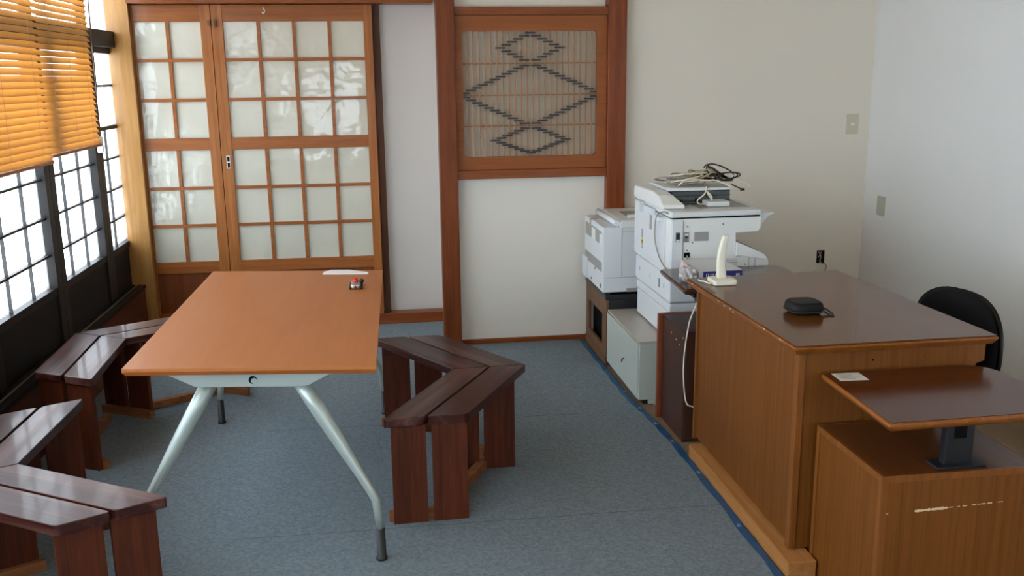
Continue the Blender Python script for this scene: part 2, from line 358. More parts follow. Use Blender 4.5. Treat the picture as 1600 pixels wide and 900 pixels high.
# recess lintel and sill
sbox('trim_6', (-1.517,.33,6.16,6.34,2.093,2.21), 'beam_red', 'brown wooden lintel above the sliding doors', 'trim', .002)
sbox('trim_7', (-1.517,.352,6.24,6.345,.006,.075), 'beam_red', 'wooden floor sill under the sliding doors', 'trim', .002)
sbox('trim_8', (-.05,-.005,6.29,6.345,.075,2.093), 'dark_jamb', 'dark brown upright behind the open edge of the sliding door', 'trim')
# centre wall posts, beams
sbox('trim_9', (.314,.420,5.575,5.69,.006,ZC), 'post_red', 'reddish wooden post left of the lattice panel, floor to ceiling', 'trim', .004)
sbox('trim_10', (1.327,1.44,5.60,5.70,0,ZC), 'post_mahog', 'dark mahogany post right of the lattice panel', 'trim', .004)
sbox('trim_11', (.420,1.327,5.615,5.68,1.985,2.032), 'beam_red', 'horizontal wooden rail above the lattice panel', 'trim', .002)
sbox('trim_12', (.420,1.327,5.605,5.68,1.040,1.092), 'beam_red', 'horizontal wooden rail below the lattice panel', 'trim', .002)
sbox('trim_13', (.420,1.327,5.665,5.68,.03,1.040), 'panelwhite', 'plain white panel below the lattice panel', 'trim')
sbox('baseboard_back', (.420,1.22,5.645,5.68,.0,.034), 'beam_red', 'low brown baseboard under the white panel', 'baseboard')

# ---------------------------------------------------------------- sliding doors
def door(n, x0, x1, cols, sl, sr, y, label, lock=False):
    d = sthing('door_%d' % n, label, 'door', ((x0+x1)/2, y, .075))
    ya, yb = y-.016, y+.016
    f = B(); box(f, x0,x0+sl,ya,yb,.078,2.09)
    obj('stile', f, 'door_wood', d, bev=.002); f = B(); box(f, x1-sr,x1,ya,yb,.078,2.09); obj('stile', f, 'door_wood', d, bev=.002)
    for z0,z1 in ((1.99,2.09),(1.20,1.277),(.405,.480),(.078,.14)):
        obj('rail', box(B(), x0+sl,x1-sr,ya+.001,yb-.001,z0,z1), 'door_wood_h', d, bev=.002)
    obj('lower_panel', box(B(), x0+sl,x1-sr,y-.004,y+.006,.14,.405), 'door_panel', d)
    g = B()
    for z in (1.758,1.514,.958,.716): box(g, x0+sl,x1-sr,ya+.004,y+.002,z-.010,z+.010)
    for x in cols:
        box(g, x-.0105,x+.0105,ya+.005,y+.001,1.277,1.99); box(g, x-.0105,x+.0105,ya+.005,y+.001,.48,1.20)
    obj('muntin_grid', g, 'door_wood_h', d)
    obj('frosted_pane', box(B(), x0+sl,x1-sr,y+.003,y+.007,1.277,1.99), 'film', d)
    obj('frosted_pane', box(B(), x0+sl,x1-sr,y+.003,y+.007,.48,1.20), 'film', d)
    return d
d1 = door(1, -1.517, -1.043, [-1.307], .012, .064, 6.262, 'left sliding door, two panes wide, with frosted panes in a wooden grid')
d2 = door(2, -1.038, -.052, [-.757,-.540,-.321], .068, .055, 6.255, 'right sliding door, four panes wide, with frosted panes in a wooden grid')
latch = B(); box(latch, -1.03,-1.005,6.225,6.24,1.96,2.0); box(latch, -1.022,-1.014,6.218,6.226,1.95,2.005)
obj('latch', latch, 'brass', d2, bev=.001)
latch = B(); box(latch, -1.062,-1.045,6.232,6.246,1.965,1.998); obj('latch_keeper', latch, 'brass', d1, bev=.001)
pl = B(); box(pl, -1.010,-.986,6.236,6.240,1.08,1.165); obj('finger_pull', pl, 'alu', d2, bev=.002)
pl = B(); box(pl, -1.005,-.991,6.234,6.237,1.088,1.118); box(pl, -1.005,-.991,6.234,6.237,1.127,1.157); obj('finger_pull_slot', pl, 'hole', d2)
hk = B(); tube(hk, smooth_path([(-.716,6.243,2.075),(-.716,6.225,2.07),(-.708,6.222,2.05),(-.718,6.222,2.035),(-.726,6.224,2.045)],5), .003, 8)
obj('hook', hk, 'ivory', d2)

# ---------------------------------------------------------------- lattice panel
lt = sthing('window_lattice', 'wooden lattice panel with black dashes forming three diamonds', 'lattice panel', (.87,5.66,1.092))
LX0,LX1,LZ0,LZ1 = .466,1.268,1.168,1.897
f = B()
outer = [(.421,1.093),(1.326,1.093),(1.326,1.984),(.421,1.984)]
inn = rrect(LX0,LX1,LZ0,LZ1,.022)
def ring(bm, outer, inner, y0, y1):
    """frame with a hole: outer is a rectangle ccw, inner a rounded rect starting in the top right corner arc"""
    n = len(inner)//4
    corners = [outer[2],outer[3],outer[0],outer[1]]
    for yy, flip in ((y0,False),(y1,True)):
        V = [bm.verts.new((x,yy,z)) for x,z in inner]; C = [bm.verts.new((x,yy,z)) for x,z in corners]
        for q in range(4):
            seg = V[q*n:(q+1)*n]; nxt = V[((q+1)*n) % len(V)]
            for k in range(n-1): bm.faces.new((seg[k],seg[k+1],C[q]))
            bm.faces.new((seg[-1],nxt,C[(q+1)%4],C[q]))
    for pts in (inner, outer):
        a = [bm.verts.new((x,y0,z)) for x,z in pts]; b = [bm.verts.new((x,y1,z)) for x,z in pts]
        for k in range(len(pts)): bm.faces.new((a[k],a[(k+1)%len(pts)],b[(k+1)%len(pts)],b[k]))
    bmesh.ops.remove_doubles(bm, verts=bm.verts[:], dist=1e-5); bmesh.ops.recalc_face_normals(bm, faces=bm.faces[:])
ring(f, outer, inn, 5.634, 5.668)
obj('frame', f, 'lattice_frame', lt)
obj('backing', box(B(), .43,1.32,5.669,5.676,1.10,1.98), 'lattice_back', lt)
cxl = (LX0+LX1)/2; u = (LX1-LX0)*27.6/624.0
zz = lambda py: LZ1-(py-142)/590.0*(LZ1-LZ0)
f = B()
for k in range(-11,12):
    x = cxl+k*u
    if k == 0: pass
    for xx in ([x+u/2] if k < 11 else []): box(f, xx-.0032,xx+.0032,5.645,5.653,LZ0-.01,LZ1+.01)
obj('vertical_batten', f, 'lattice', lt)
f = B()
for py in (292,440,585): box(f, LX0-.01,LX1+.01,5.653,5.660,zz(py)-.004,zz(py)+.004)
obj('cross_batten', f, 'lattice', lt)
f = B()
def dash(k, py):
    x = cxl+k*u; hw = .85*u
    x0, x1 = max(LX0-.004,x-hw), min(LX1+.004,x+hw)
    box(f, x0,x1,5.636,5.645,zz(py)-.0048,zz(py)+.0048)
dash(0,151)
for k in range(1,6): dash(k,151+13.8*k); dash(-k,151+13.8*k)
for k in range(1,5): dash(k,276-13.6*(k-1)); dash(-k,276-13.6*(k-1))
for k in range(1,12): dash(k,302+12.6*(k-1)); dash(-k,302+12.6*(k-1))
for k in range(1,12): dash(k,574-12.5*(k-1)); dash(-k,574-12.5*(k-1))
for k in range(1,7): dash(k,597+11.3*(k-1)); dash(-k,597+11.3*(k-1))
for k in range(1,6): dash(k,707-10.4*(k-1)); dash(-k,707-10.4*(k-1))
dash(0,717)
obj('diamond_inlay', f, 'black_dash', lt)

# ---------------------------------------------------------------- wall fittings
t = thing('light_switch', 'cream light switch plate high on the back wall', 'light switch', (2.925,5.68,1.258))
obj('plate', prism(B(), rrect(2.886,2.964,1.258,1.381,.005), 'y', 5.671,5.68), 'switch', t, bev=.002)
obj('rocker', box(B(), 2.912,2.934,5.667,5.672,1.31,1.326), 'ivory', t, bev=.001)
t = thing('blank_plate', 'grey-green cover plate on the right wall near the corner', 'wall plate', (3.04,5.46,.762))
obj('plate', prism(B(), rrect(5.415,5.50,.765,.885,.005), 'x', 3.031,3.04), 'switch2', t, bev=.002)
obj('screw', cyl(B(), (3.029,5.458,.775), .004, .003, 'x', 10), 'alu', t); obj('screw', cyl(B(), (3.029,5.458,.872), .004, .003, 'x', 10), 'alu', t)
t = thing('wall_outlet', 'open black outlet hole with a loose grey cable in the back wall', 'outlet', (2.767,5.68,.43))
obj('outlet_box', box(B(), 2.742,2.792,5.674,5.681,.432,.515), 'hole', t)
cb = B(); tube(cb, smooth_path([(2.752,5.674,.508),(2.765,5.668,.478),(2.758,5.664,.446),(2.772,5.655,.432),(2.79,5.65,.428),(2.797,5.65,.405),(2.786,5.655,.36),(2.78,5.66,.25),(2.782,5.665,.03)],6), .0045, 8)
obj('loose_cable', cb, 'cable_g', t)
cb = B(); tube(cb, smooth_path([(2.748,5.674,.468),(2.757,5.668,.485),(2.77,5.67,.51)],6), .002, 6); obj('loose_wire', cb, 'pink', t)

# ---------------------------------------------------------------- blinds
def blind(y0, y1, label, zb, xo, wand=False):
    X = -1.575+xo
    t = thing('wooden_blind', label, 'blind', (X,(y0+y1)/2,zb), 'slatted wooden blinds over the left windows')
    f = B(); a = math.radians(57); n = int((2.46-zb)/.0302)
    for k in range(n):
        z = zb+.032+k*.0302; c, s = math.cos(a), math.sin(a); hw, th = .0172,.0011
        P = [(-hw*c-th*s, hw*s-th*c), (-hw*c+th*s, hw*s+th*c), (hw*c+th*s, -hw*s+th*c), (hw*c-th*s, -hw*s-th*c)]
        prism(f, [(X+p[0], z+p[1]) for p in P], 'y', y0+.004, y1-.004)
    obj('slats', f, 'slat', t)
    obj('bottom_rail', box(B(), X-.016,X+.016,y0,y1,zb,zb+.016), 'blindrail', t, bev=.003)
    obj('head_rail', box(B(), X-.024,X+.024,y0,y1,2.46,2.5), 'blindrail', t, bev=.002)
    for yy in (y0+.13,(y0+y1)/2,y1-.13):
        c = B()
        for dx in (-.0135,.0135): tube(c, [(X+dx,yy,zb+.01),(X+dx,yy,2.46)], .0009, 6)
        obj('ladder_cord', c, 'cord', t)
    if wand:
        c = B(); tube(c, [(X+.03,y1+.035,2.46),(X+.012,y1+.03,2.05),(X+.01,y1+.022,1.56)], .0045, 8)
        obj('tilt_wand', c, 'wand', t)
        c = B(); box(c, X-.012,X+.02,y1-.004,y1+.012,1.25,1.34); obj('cord_lock', c, 'alu', t, bev=.003)
    return t
blind(4.735, 5.535, 'orange slatted wooden blind nearest the corner post', 1.287, 0, True)
blind(3.70, 4.725, 'orange slatted wooden blind at the left edge, second from the corner post', 1.262, .004)

# ---------------------------------------------------------------- benches
def make_bench(L=.64):
    bench = bpy.data.objects.new('corner_bench', None); COL.objects.link(bench)
    H, T, wx = .425, .034, .151
    d1 = Vector((-.5,-math.sqrt(3)/2,0)); d2 = Vector((-.5,math.sqrt(3)/2,0))
    def par(s, d, L0, L1, o0, o1, z0, z1):
        pts = [Vector((-o0,0,0))+d*L0, Vector((-o1,0,0))+d*L0, Vector((-o1,0,0))+d*L1, Vector((-o0,0,0))+d*L1]
        return [(p.x,p.y) for p in pts]
    for d, sm in ((d1,'seat_a'),(d2,'seat_b')):
        for o0,o1 in ((0,wx),(wx+.012,2*wx+.012)):
            q = par(0, d, .0015, L, o0, o1, 0, 0)
            bm = B(); hexa(bm, q if d is d2 else q[::-1], H-T, H)
            bmesh.ops.recalc_face_normals(bm, faces=bm.faces[:])
            # round the end corners
            ev = [e for e in bm.edges if abs(e.verts[0].co.z-e.verts[1].co.z) > .01 and abs(((e.verts[0].co+Vector((o0,0,0))).to_2d()).length-L) < .2 and (e.verts[0].co.to_2d()-Vector((-(o0+o1)/2,0))).length > L*.6]
            bmesh.ops.bevel(bm, geom=ev, offset=.016, segments=3, affect='EDGES', profile=.5)
            obj('seat_plank', bm, sm, bench, bev=.003)
    def pair(c, half):
        # two upright boards facing the cut end, with a floor cleat
        for o0,o1 in ((.016,wx-.004),(wx+.018,2*wx-.004)):
            obj('leg', box(B(), c.x-o1,c.x-o0, c.y-.011,c.y+.011, .0,H-T-.001), 'benchleg', bench, bev=.001)
        s = 1 if half == 2 else -1
        y0, y1 = sorted((c.y-s*.0115, c.y-s*.034))
        obj('foot_cleat', box(B(), c.x-2*wx-.012,c.x-.010, y0,y1, .0,.04), 'benchraw', bench, bev=.001)
        obj('top_cleat', box(B(), c.x-2*wx+.01,c.x-.03, y0,y1, H-T-.04,H-T-.001), 'benchleg', bench, bev=.001)
    pair(d1*(L-.03), 1); pair(d1*.10, 1); pair(d2*(L-.04), 2)
    for d, a0, b0 in ((d1,.08,L-.06),(d2,.03,L-.07)):
        n = Vector((-d.y,d.x,0)); c = Vector((-wx-.006,0,0)); p = c+d*a0; q = c+d*b0
        pts = [p+n*.02,p-n*.02,q-n*.02,q+n*.02]
        bm = B(); hexa(bm, [(v.x,v.y) for v in pts], .041 if False else .0, .036); bmesh.ops.recalc_face_normals(bm, faces=bm.faces[:])
        obj('stretcher', bm, 'benchraw', bench, bev=.001)
    return bench
def copy_tree(o, parent=None):
    c = o.copy(); COL.objects.link(c)
    if parent is not None: c.parent = parent
    for ch in o.children: copy_tree(ch, c)
    return c
b0 = make_bench()
G = 'dark wooden corner benches around the table'
b1 = copy_tree(b0); b2 = copy_tree(b0)
b0.location = (.560,3.84,.006); b0.rotation_euler.z = math.radians(2.0)
tag(b0, 'dark wooden corner bench on the carpet right of the table', 'bench', G)
b1.location = (-1.553,4.725,.006); b1.rotation_euler.z = math.radians(152)
tag(b1, 'dark wooden corner bench behind the table under the windows', 'bench', G)
b2.location = (-1.505,2.905,.006); b2.rotation_euler.z = math.radians(208.5)
tag(b2, 'worn dark wooden corner bench nearest the camera, cut by the lower left edge', 'bench', G)

# ---------------------------------------------------------------- table
t = thing('meeting_table', 'orange-brown laminate table with splayed pale grey steel legs', 'table', (-.46,3.8,.006))
Q = [(-.89,3.10),(-.059,2.992),(-.038,4.568),(-.866,4.696)]
bm = B(); hexa(bm, Q, .708, .72); obj('tabletop', bm, 'laminate', t, bev=.001)
c_ = Vector((sum(q[0] for q in Q)/4, sum(q[1] for q in Q)/4))
bm = B()
def shrink(q, k): 
    v = Vector(q)-c_; return tuple(c_+v*(1-k/v.length))
lo = [bm.verts.new((*shrink(q,.016),.692)) for q in Q]; hi = [bm.verts.new((*q,.708)) for q in Q]
bm.faces.new(lo[::-1]); bm.faces.new(hi)
for i in range(4): bm.faces.new((lo[i],lo[(i+1)%4],hi[(i+1)%4],hi[i]))
obj('table_edge', bm, 'laminate_edge', t)
for (ex, ey, s) in ((-.47,3.085,1),(-.455,4.60,-1)):
    sk = -.13  # the end runs slightly skewed like the top
    def pt(dx, dy, z): return (ex+dx, ey+dx*sk+dy*s, z)
    bm = B(); P2 = [(-.295,.690),(.27,.690),(.185,.645),(.17,.640),(-.185,.640),(-.20,.645)]
    a = [bm.verts.new(pt(x,0,z)) for x,z in P2]; b = [bm.verts.new(pt(x,.10,z)) for x,z in P2]
    bm.faces.new(a); bm.faces.new(b[::-1])
    for i in range(6): bm.faces.new((a[i],a[(i+1)%6],b[(i+1)%6],b[i]))
    bmesh.ops.recalc_face_normals(bm, faces=bm.faces[:])
    ap = obj('leg_bracket', bm, 'steel', t, bev=.002)
    bm = B(); cyl(bm, (0,0,0), .014, .002, 'y', 20); bmesh.ops.translate(bm, verts=bm.verts[:], vec=Vector(pt(.0,-.002,.665))); obj('bracket_hole', bm, 'hole', ap)
    bm = B(); cyl(bm, (0,0,0), .010, .003, 'y', 20); bmesh.ops.translate(bm, verts=bm.verts[:], vec=Vector(pt(.004,-.004,.662))); obj('bracket_plug', bm, 'steel', ap)
    for sx in (-1,1):
        fx, fy = (-.07 if sx > 0 else (-.872 if s > 0 else -.845)), (3.03 if s > 0 else 4.49)
        if s < 0 and sx > 0: fx = -.055
        if s > 0 and sx < 0: fy = 3.10
        tp = Vector(pt(sx*.145,.05,.655))
        low = Vector((fx-sx*.012, fy, .235)); bot = Vector((fx, fy, .115))
        d = (low-tp)
        pts = [tp, tp+d*.25, tp+d*.5, tp+d*.75, tp+d*.93, low+Vector((sx*.001,0,-.006)), low+(bot-low)*.25, bot]
        bm = B(); tube(bm, pts, [.028,.027,.0235,.018,.0155,.0155,.0145,.0135], 20)
        lg = obj('leg', bm, 'steel', t)
        bm = B(); tube(bm, [(fx,fy,.006),(fx,fy,.014),(fx,fy,.016),(fx,fy,.125)], [.0195,.0195,.0165,.0150], 20); obj('rubber_foot', bm, 'rubber', lg)
bm = B(); box(bm, -.50,-.44,3.13,4.56,.655,.69); obj('center_beam', bm, 'steel', t, bev=.002)

# things on the table
bm = B(); hexa(bm, [(-.325,4.515),(-.11,4.487),(-.105,4.515),(-.17,4.572),(-.205,4.595),(-.29,4.603),(-.318,4.575)], .7202,.7232)
tag(obj('folded_paper', bm, 'paper', loc=(-.22,4.55,.72)), 'white folded paper at the far edge of the table', 'paper')
t = thing('toy_car', 'tiny silver, black and red toy car on the tabletop', 'toy', (-.156,4.20,.72))
bm = B(); prism(bm, rrect(-.178,-.136,4.145,4.245,.012), 'z', .726,.743); obj('car_body', bm, 'chrome', t, bev=.005, seg=3)
bm = B(); bmesh.ops.create_uvsphere(bm, u_segments=14, v_segments=8, radius=.0125); bmesh.ops.scale(bm, vec=(1,1.3,.9), verts=bm.verts[:]); bmesh.ops.translate(bm, vec=(-.159,4.232,.746), verts=bm.verts[:]); obj('red_top', bm, 'red', t, smooth=True)
for x in (-.181,-.131):
    for y in (4.165,4.228): obj('wheel', cyl(B(), (x-.005,y,.7295), .0095,.010,'x',14), 'rubber', t)
bm = B(); bmesh.ops.create_uvsphere(bm, u_segments=12, v_segments=8, radius=.011); bmesh.ops.translate(bm, vec=(-.132,4.225,.744), verts=bm.verts[:]); obj('black_knob', bm, 'rubber', t, smooth=True)
obj('nose', cyl(B(), (-.157,4.141,.733), .006,.006,'y',12), 'rubber', t)

# ---------------------------------------------------------------- blue tape along the carpet edge
bm = B(); n = 40; L_, R_ = [], []
pts = [(1.187,5.64),(1.194,5.0),(1.201,4.5),(1.225,4.28),(1.253,3.74),(1.25,2.7),(1.245,1.2)]
path = smooth_path([(x,y,0) for x,y in pts], 10)
for i,p in enumerate(path):
    wv = .0035*math.sin(i*1.7)+random.uniform(-.002,.002)
    L_.append((p.x-.020+wv, p.y)); R_.append((p.x+.009+random.uniform(-.003,.003), p.y))
for i in range(len(path)-1):
    q = [L_[i],R_[i],R_[i+1],L_[i+1]]
    lo = [bm.verts.new((x,y,.0062)) for x,y in q]; hi = [bm.verts.new((x,y,.0085+.001*math.sin(i*2.3+(0 if k in (0,3) else 1)))) for k,(x,y) in enumerate(q)]
    bm.faces.new(hi); 
    for k in range(4): bm.faces.new((lo[k],lo[(k+1)%4],hi[(k+1)%4],hi[k]))
    bm.faces.new(lo[::-1])
bmesh.ops.recalc_face_normals(bm, faces=bm.faces[:])
tp = tag(obj('blue_tape', bm, 'tape', loc=(1.25,4,.006)), 'long strip of blue tape along the right edge of the carpet', 'tape')
bm = B()
for y,x in ((4.6,1.199),(4.13,1.23),(3.55,1.25),(3.07,1.243),(3.9,1.243),(4.35,1.214)):
    q = [(x-.008+random.uniform(-.004,.004),y-.012),(x+.006,y-.008+random.uniform(-.004,.004)),(x+.004,y+.013),(x-.006,y+.009)]
    hexa(bm, q, .0096,.0099)
obj('torn_patch', bm, 'tapewear', tp)

# ---------------------------------------------------------------- timber under the desk
t = tag(obj('timber_plank', box(B(), 1.266,1.365,2.69,3.735,.0,.062), 'plank', loc=(1.31,3.2,0), bev=.003), 'pale raw timber lying on the floor under the front of the large desk', 'timber')

# ---------------------------------------------------------------- large desk
t = thing('office_desk', 'large veneered wooden desk with a glossy dark brown top', 'desk', (1.62,3.3,.066))
DX0,DX1,DY0,DY1,DZ = 1.272,1.985,2.745,3.83,.79
def slab(bm, x0,x1,y0,y1,z0,z1,r=.02,lip=.012,skewx=0):
    hexa(bm, rrect(x0,x1,y0,y1,r), z0, z1)
bm = B(); hexa(bm, [(1.279,2.750),(1.981,2.762),(1.952,3.845),(1.258,3.80)], .786,.790); obj('desktop', bm, 'desktop', t)
bm = B()
q0 = [(1.274,2.745),(1.985,2.757),(1.955,3.85),(1.253,3.805)]; c_ = Vector((1.62,3.29))
a = [bm.verts.new((*q,.785)) for q in q0]; a2 = [bm.verts.new((*q,.778)) for q in q0]; b_ = [bm.verts.new((*shrink(q,.018),.758)) for q in q0]
bm.faces.new(a); bm.faces.new(b_[::-1])
for i in range(4):
    bm.faces.new((a2[i],a2[(i+1)%4],a[(i+1)%4],a[i])); bm.faces.new((b_[i],b_[(i+1)%4],a2[(i+1)%4],a2[i]))
obj('top_edge', bm, 'deskedge', t, bev=.002)
obj('front_panel', box(B(), 1.310,1.325,2.80,3.775,.078,.758), 'deskveneer', t)
bm = B(); box(bm, 1.300,1.325,2.772,2.802,.066,.758); box(bm, 1.298,1.325,3.775,3.79,.066,.758); obj('corner_stile', bm, 'deskstile', t, bev=.002)
bm = B(); prism(bm, [(1.326,.066),(1.375,.066),(1.375,0),(1.80,0),(1.80,.60),(1.90,.635),(1.925,.655),(1.925,.69),(1.955,.70),(1.955,.758),(1.326,.758)], 'y', 2.778,2.797); obj('side_panel', bm, 'deskveneer', t)
bm = B(); prism(bm, [(1.326,.066),(1.375,.066),(1.375,0),(1.92,0),(1.92,.758),(1.326,.758)], 'y', 3.772,3.79); obj('side_panel', bm, 'deskveneer', t)
bm = B(); cyl(bm, (1.558,2.7765,.722), .0035,.0016,'y',10); cyl(bm, (1.74,2.7765,.728), .002,.0016,'y',10); obj('screw_hole', bm, 'hole', t)
# wear on the front edge
bm = B()
for y,dz in ((2.86,0),(3.30,-.003),(3.27,-.008),(3.72,0),(3.36,-.006),(3.42,-.002),(2.99,.001)):
    fx = 1.274+(y-2.745)/1.06*(-.021)
    hexa(bm, [(fx-.0012,y-.004),(fx+.0005,y-.004),(fx+.0005,y+.005),(fx-.0012,y+.005)], .780+dz,.785+dz)
obj('edge_wear', bm, 'scratch', t)

# side shelves (near and far) attached to stands
def side_shelf(label, q, z, topm, edgem, post, pz):
    cx = sum(p[0] for p in q)/4; cy = sum(p[1] for p in q)/4
    t = thing('side_shelf', label, 'shelf', (cx,cy,pz))
    def rnd(q, r):
        out = []
        n = len(q)
        for i in range(n):
            p = Vector(q[i]); a = (Vector(q[i-1])-p).normalized(); b = (Vector(q[(i+1)%n])-p).normalized(); r_ = r[i]
            for k in range(6):
                s = k/5; out.append(tuple((p+a*r_)*(1-s)**2+2*s*(1-s)*p+(p+b*r_)*s**2))
        return out
    return t, rnd
q = [(1.351,2.295),(1.95,2.31),(1.95,2.762),(1.366,2.752)]
t, rnd = side_shelf('small dark brown side shelf on a black post beside the large desk', q, .69, 'shelftop', 'deskedge', None, .518)
def cz(bm, q, z): return [bm.verts.new((x,y,z)) for x,y in q]
def edged(t, q, r, z1, topm, edgem, ins=.012, th=.026):
    c = Vector((sum(p[0] for p in q)/4, sum(p[1] for p in q)/4)); Qo = rnd(q, r)
    def ins_(Q,k): return [tuple(Vector(p)-(Vector(p)-c).normalized()*k) for p in Q]
    bm = B(); n = len(Qo)
    layers = [cz(bm, ins_(Qo,.006), z1-.0015), cz(bm, Qo, z1-.007), cz(bm, Qo, z1-.013), cz(bm, ins_(Qo,.010), z1-th)]
    bm.faces.new(layers[0]); bm.faces.new(layers[-1][::-1])
    for A,Bv in zip(layers, layers[1:]):
        for i in range(n):
            fc = bm.faces.new((Bv[i],Bv[(i+1)%n],A[(i+1)%n],A[i])); fc.smooth = True
    bmesh.ops.recalc_face_normals(bm, faces=bm.faces[:])
    obj('shelf_edge', bm, edgem, t)
    bm = B(); hexa(bm, ins_(Qo,.008), z1-.002, z1); obj('shelf_top', bm, topm, t)
edged(t, q, (.012,.04,.12,.012), .695, 'shelftop', 'deskedge')
p = B(); prism(p, rrect(1.575,1.665,2.372,2.40,.004), 'z', .524,.669); obj('post', p, 'black_steel', t, bev=.002)
obj('post_slot', box(B(), 1.60,1.638,2.3705,2.3725,.605,.66), 'hole', t)
p = B(); prism(p, rrect(1.545,1.70,2.352,2.42,.01), 'z', .518,.525); obj('foot_plate', p, 'black_steel', t, bev=.001)
obj('knob', cyl(B(), (1.885,2.44,.645), .014,.025,'z',16), 'black_plastic', t)
obj('knob', cyl(B(), (1.30+.13,2.70,.645), .014,.025,'z',16), 'black_plastic', t)

q = [(1.355,3.87),(1.885,3.87),(1.885,4.315),(1.285,4.315)]
q = [(1.268,3.87),(1.89,3.87),(1.885,4.315),(1.285,4.315)]
t, rnd = side_shelf('dark side shelf beyond the large desk carrying a ream of paper', q, .7, 'darktop','darktop', None, 0)
edged(t, q, (.012,.02,.10,.02), .725, 'darktop', 'darktop')
bm = B(); box(bm, 1.335,1.365,4.12,4.20,.682,.699); box(bm, 1.33,1.36,3.93,3.99,.67,.699); box(bm, 1.345,1.38,3.90,3.96,.65,.699); obj('bracket', bm, 'black_plastic', t, bev=.002)
bm = B(); prism(bm, [(1.72,.699),(1.72,.02),(1.64,.02),(1.64,0),(1.86,0),(1.86,.02),(1.78,.02),(1.78,.699)], 'y', 4.05,4.09); obj('post', bm, 'black_steel', t, bev=.002)

# note on the near shelf
bm = B(); hexa(bm, [(1.392,2.665),(1.485,2.66),(1.488,2.735),(1.396,2.74)], .6952,.6958); tn = obj('paper_note', bm, 'note', loc=(1.44,2.70,.695)); tag(tn, 'small printed paper note on the side shelf beside the desk', 'note')
bm = B()
for k in range(5):
    y = 2.678+k*.011; box(bm, 1.405,1.405+random.uniform(.045,.07),y,y+.003,.6959,.6961)
obj('faint_print', bm, 'ink', tn)

# low cabinet in front
t = thing('low_cabinet', 'light veneered low cabinet with a pale scratch, lower right corner', 'cabinet', (1.61,2.54,0))
CX0,CX1,CY0,CY1,CZ = 1.367,1.856,2.335,2.752,.518
obj('cabinet_top', box(B(), CX0+.010,CX1-.006,CY0+.006,CY1-.004,CZ-.006,CZ-.001), 'cabtop', t)
bm = B(); box(bm, CX0,CX0+.010,CY0,CY1,CZ-.02,CZ); box(bm, CX0+.01,CX1,CY0,CY0+.006,CZ-.02,CZ); box(bm, CX0+.01,CX1,CY1-.004,CY1,CZ-.02,CZ); box(bm, CX1-.006,CX1,CY0,CY1,CZ-.02,CZ); obj('top_edging', bm, 'deskstile', t)
bm = B(); box(bm, CX0+.005,CX0+.018,CY0+.02,CY1-.02,0,CZ-.02); obj('side_panel', bm, 'deskveneer', t)
bm = B(); box(bm, CX0,CX0+.02,CY0,CY0+.02,0,CZ-.02); box(bm, CX0,CX0+.02,CY1-.02,CY1,0,CZ-.02); obj('corner_stile', bm, 'deskstile', t)
fp = obj('front_panel', box(B(), CX0+.02,CX1,CY0+.001,CY0+.018,0,CZ-.02), 'deskveneer', t)
obj('side_panel', box(B(), CX1-.018,CX1,CY0+.02,CY1,0,CZ-.02), 'deskveneer', t)
obj('back_panel', box(B(), CX0+.02,CX1-.02,CY1-.018,CY1,0,CZ-.02), 'deskveneer', t)
bm = B(); x = 1.475
while x < 1.745:
    wseg = random.uniform(.004,.014); th = (.010 if x < 1.57 else .003)*random.uniform(.4,1)
    zc = .404+(x-1.475)*.035
    hexa(bm, [(x,CY0+.0002),(x+wseg,CY0+.0002),(x+wseg,CY0+.0012),(x,CY0+.0012)], zc-th/2, zc+th/2)
    x += wseg*(1.0 if x < 1.58 else random.uniform(1,2.4))
box(bm, 1.375,1.393,CY0+.0002,CY0+.0012,.401,.4025)
obj('scratch', bm, 'scratch', t)

# brown cabinet between the desk and the copier
t = thing('brown_cabinet', 'dark brown narrow cabinet standing between desk and grey cabinet', 'cabinet', (1.5,4.07,0))
obj('side_panel', box(B(), 1.286,1.302,3.90,4.235,0,.508), 'brown_cab', t, bev=.002)
obj('cabinet_top', box(B(), 1.286,1.60,3.90,4.235,.508,.520), 'brown_cab', t, bev=.002)
obj('door_panel', box(B(), 1.292,1.60,3.893,3.899,.012,.516), 'brown_cab', t, bev=.002)
obj('edge_board', box(B(), 1.266,1.60,4.236,4.262,0,.522), 'brown_red', t, bev=.002)
obj('side_panel', box(B(), 1.585,1.60,3.90,4.235,0,.508), 'brown_cab', t)
bm = B()
for y,z in ((3.92,.49),(4.02,.455),(4.09,.47),(3.97,.445)): cyl(bm, (1.2848,y,z), .004,.0012,'x',8)
obj('pinhole', bm, 'scratch', t)
# white cable hanging at the corner
bm = B(); tube(bm, smooth_path([(1.33,3.858,.68),(1.30,3.862,.60),(1.289,3.862,.555),(1.276,3.862,.45),(1.272,3.860,.35),(1.280,3.858,.25),(1.292,3.852,.200),(1.33,3.852,.17),(1.38,3.853,.01)],8), .0032, 8)
tag(obj('white_cable', bm, 'cable_w', loc=(1.3,3.86,0)), 'white cable hanging between the brown cabinet and the large desk', 'cable')

